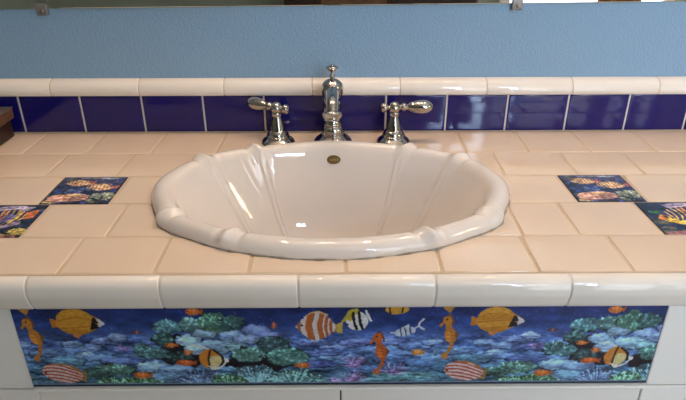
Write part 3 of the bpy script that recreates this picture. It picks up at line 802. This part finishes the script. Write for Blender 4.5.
def handle(x, y, ld, label, knobd):
    t = thing('water_tap', label, 'tap', (x, y, 0))
    bm = bmesh.new(); lathe(bm, smooth_prof([(0, 0), (.0275, .0), (.0288, .0025), (.0270, .0055), (.0215, .010), (.0180, .014), (0, .0145)], 4)); obj('flange', bm, M_chrome, t)
    bm = bmesh.new(); lathe(bm, smooth_prof([(0, .012), (.0178, .013), (.0182, .017), (.0158, .0215), (.0140, .024), (.0118, .034), (.0090, .045), (.0082, .050), (.0092, .053), (.0075, .056), (0, .057)], 5)); obj('body', bm, M_chrome, t)
    bm = bmesh.new(); lathe(bm, smooth_prof([(0, .054), (.007, .0555), (.0098, .060), (.0100, .064), (.0078, .069), (.0045, .072), (0, .073)], 5)); obj('hub', bm, M_chrome, t)
    o = Vector((0, 0, .0635))
    bm = bmesh.new()
    pr = smooth_prof([(0, .004), (.0040, .006), (.0042, .011), (.0066, .0145), (.0068, .018), (.0046, .0215), (.0058, .0245), (.0078, .028), (.0100, .036), (.0114, .046), (.0104, .056), (.0068, .063), (.0022, .0668), (0, .0675)], 5)
    lathe(bm, pr, axis_mtx(o, ld), 36)
    # row of beads on the neck of the paddle
    lv = obj('lever', bm, M_chrome, t)
    L = Vector(ld).normalized(); side = L.cross(Vector((0, 0, 1))).normalized(); upv = side.cross(L).normalized()
    bm = bmesh.new()
    for k in range(6):
        c = o + L * (.030 + .0042 * k) + upv * (.0074 + .0019 * math.sin(k / 5 * PI / 2)) - side * 0
        g = bmesh.ops.create_uvsphere(bm, u_segments=12, v_segments=8, radius=.0019)
        for v in g['verts']: v.co += c
    obj('beading', bm, M_chrome, lv)
    bm = bmesh.new(); lathe(bm, smooth_prof([(0, .004), (.0038, .006), (.0036, .010), (.0060, .0125), (.0082, .0165), (.0072, .0215), (.0030, .0245), (0, .025)], 5), axis_mtx(o, knobd), 28)
    obj('stub_knob', bm, M_chrome, t)
handle(-.108, -.0525, (-.72, .50, -.02), 'chrome lever tap left of the spout, its lever angled towards the wall', (.78, -.36, -.02))
handle(.0965, -.0525, (1, -.02, .02), 'chrome lever tap right of the spout, its lever pointing to the right', (-1, .02, -.05))

# ------------------------------------------------------------------ mirror with clips
mir = thing('mirror', 'wide frameless wall mirror held by clear clips above the backsplash', 'mirror', (0, .008, .2245))
mir.rotation_euler = (0, -math.radians(.5), 0)
mw0, mw1 = -1.1, 1.1
bx('backing', M_mback, mir, mw0, mw1, -.0045, -.0006, 0, .72)
bx('mirror_glass', M_mirror, mir, mw0 + .001, mw1 - .001, -.0062, -.0045, .0012, .719, bev=.0008)
for x in (-.501, .303):
    bm = bmesh.new(); box(bm, x - .009, x + .009, -.010, -.0063, -.010, .009, bev=.0015); box(bm, x - .008, x + .008, -.0063, -.0005, -.010, -.0006)
    c = obj('mirror_clip', bm, M_clip, mir, smooth=False)
    bm = bmesh.new(); lathe(bm, smooth_prof([(0, .0135), (.0025, .013), (.0036, .0118), (.0036, .0098)], 3), axis_mtx((x + .001, 0, -.003), (0, -1, 0)) , 20); obj('screw', bm, M_screw, c)

# ------------------------------------------------------------------ vanity cabinet
cab = thing('vanity_cabinet', 'white vanity cabinet under the tiled countertop', 'cabinet', (0, 0, ZF))
Z = lambda z: z - ZF
bm = bmesh.new()
for a in ((XA + .01, XA + .028, -.457, .004, .10, Z(-.0305)), (XB - .028, XB - .01, -.457, .004, .10, Z(-.0305)), (XA + .028, XB - .028, -.457, .004, .10, .118), (XA + .028, XB - .028, -.004, .004, .118, Z(-.0305)),
          (XA + .028, XB - .028, -.457, -.449, .118, Z(-.0305))):
    box(bm, *a)
obj('carcass', bm, M_gap, cab, smooth=False)
bx('toe_kick', M_wood, cab, XA + .02, XB - .02, -.40, 0, 0, .10)
FY0, FY1 = -.4735, -.4575
for x0, x1 in ((XA + .01, -.3900), (.3920, XB - .01)):
    bx('drawer_front', M_cab, cab, x0, x1, FY0, FY1, Z(-.1718), Z(-.0440), bev=.0012)
bx('false_front', M_cab, cab, -.3885, .3905, FY0 + .0005, FY1, Z(-.1718), Z(-.0440), bev=.001)
bx('ledge_strip', M_cab, cab, -.3870, .3895, -.4815, FY0 + .0006, Z(-.1714), Z(-.1668), bev=.0015)
for x0, x1 in ((XA + .01, -.3865), (-.3848, -.0003), (.0016, .3872), (.3892, XB - .01)):
    bx('door', M_cab, cab, x0, x1, FY0 + .0005, FY1, Z(-.72), Z(-.1744), bev=.0012)

# ------------------------------------------------------------------ reef picture on the cabinet front
mu = printed('reef_picture_panel', reef_mural(), -.3880, .3898, -.0434, -.1664, lambda x, t, h: np.c_[x, -.4765 - h, t], M_mural, None, edge=.0006, th=.0025)
tag(mu, 'long printed coral reef panel with tropical fish on the cabinet front', 'picture panel')

# ------------------------------------------------------------------ dark box at the left end of the counter
wb = thing('wooden_box', 'dark brown wooden box with a lighter lid at the left end of the backsplash', 'box', (-.66, -.115, 0))
bx('base', M_wood, wb, -.075, .0685, -.10, .098, .0005, .034, bev=.002)
ld_ = bx('lid', M_woodl, wb, -.077, .0760, -.102, .0995, .034, .054, bev=.003)
bx('metal_edge', M_metal, ld_, -.078, .0768, -.103, .1000, .0535, .0555, bev=.0008)

# ------------------------------------------------------------------ camera
cam = bpy.data.cameras.new('camera'); co = bpy.data.objects.new('camera', cam); COL.objects.link(co)
cam.sensor_fit = 'HORIZONTAL'; cam.sensor_width = 36; cam.lens = 596.344 / 686 * 36; cam.clip_start = .01
def Rm(p, y, r): return Matrix.Rotation(y, 3, 'Z') @ Matrix.Rotation(p, 3, 'X') @ Matrix.Rotation(r, 3, 'Z')
co.matrix_world = Matrix.Translation((0, -1.0483, .3823)) @ Rm(1.107, -.007, -.0013).to_4x4()
SC.camera = co

w = bpy.data.worlds.new('world'); SC.world = w; w.use_nodes = True
w.node_tree.nodes['Background'].inputs['Color'].default_value = (.5, .6, .8, 1)
w.node_tree.nodes['Background'].inputs['Strength'].default_value = .3
vs_ = SC.view_settings
vs_.view_transform = 'Standard'; vs_.look = 'None'; vs_.gamma = 1; vs_.use_curve_mapping = False
vs_.exposure = 0.07
SC.cycles.max_bounces = 10
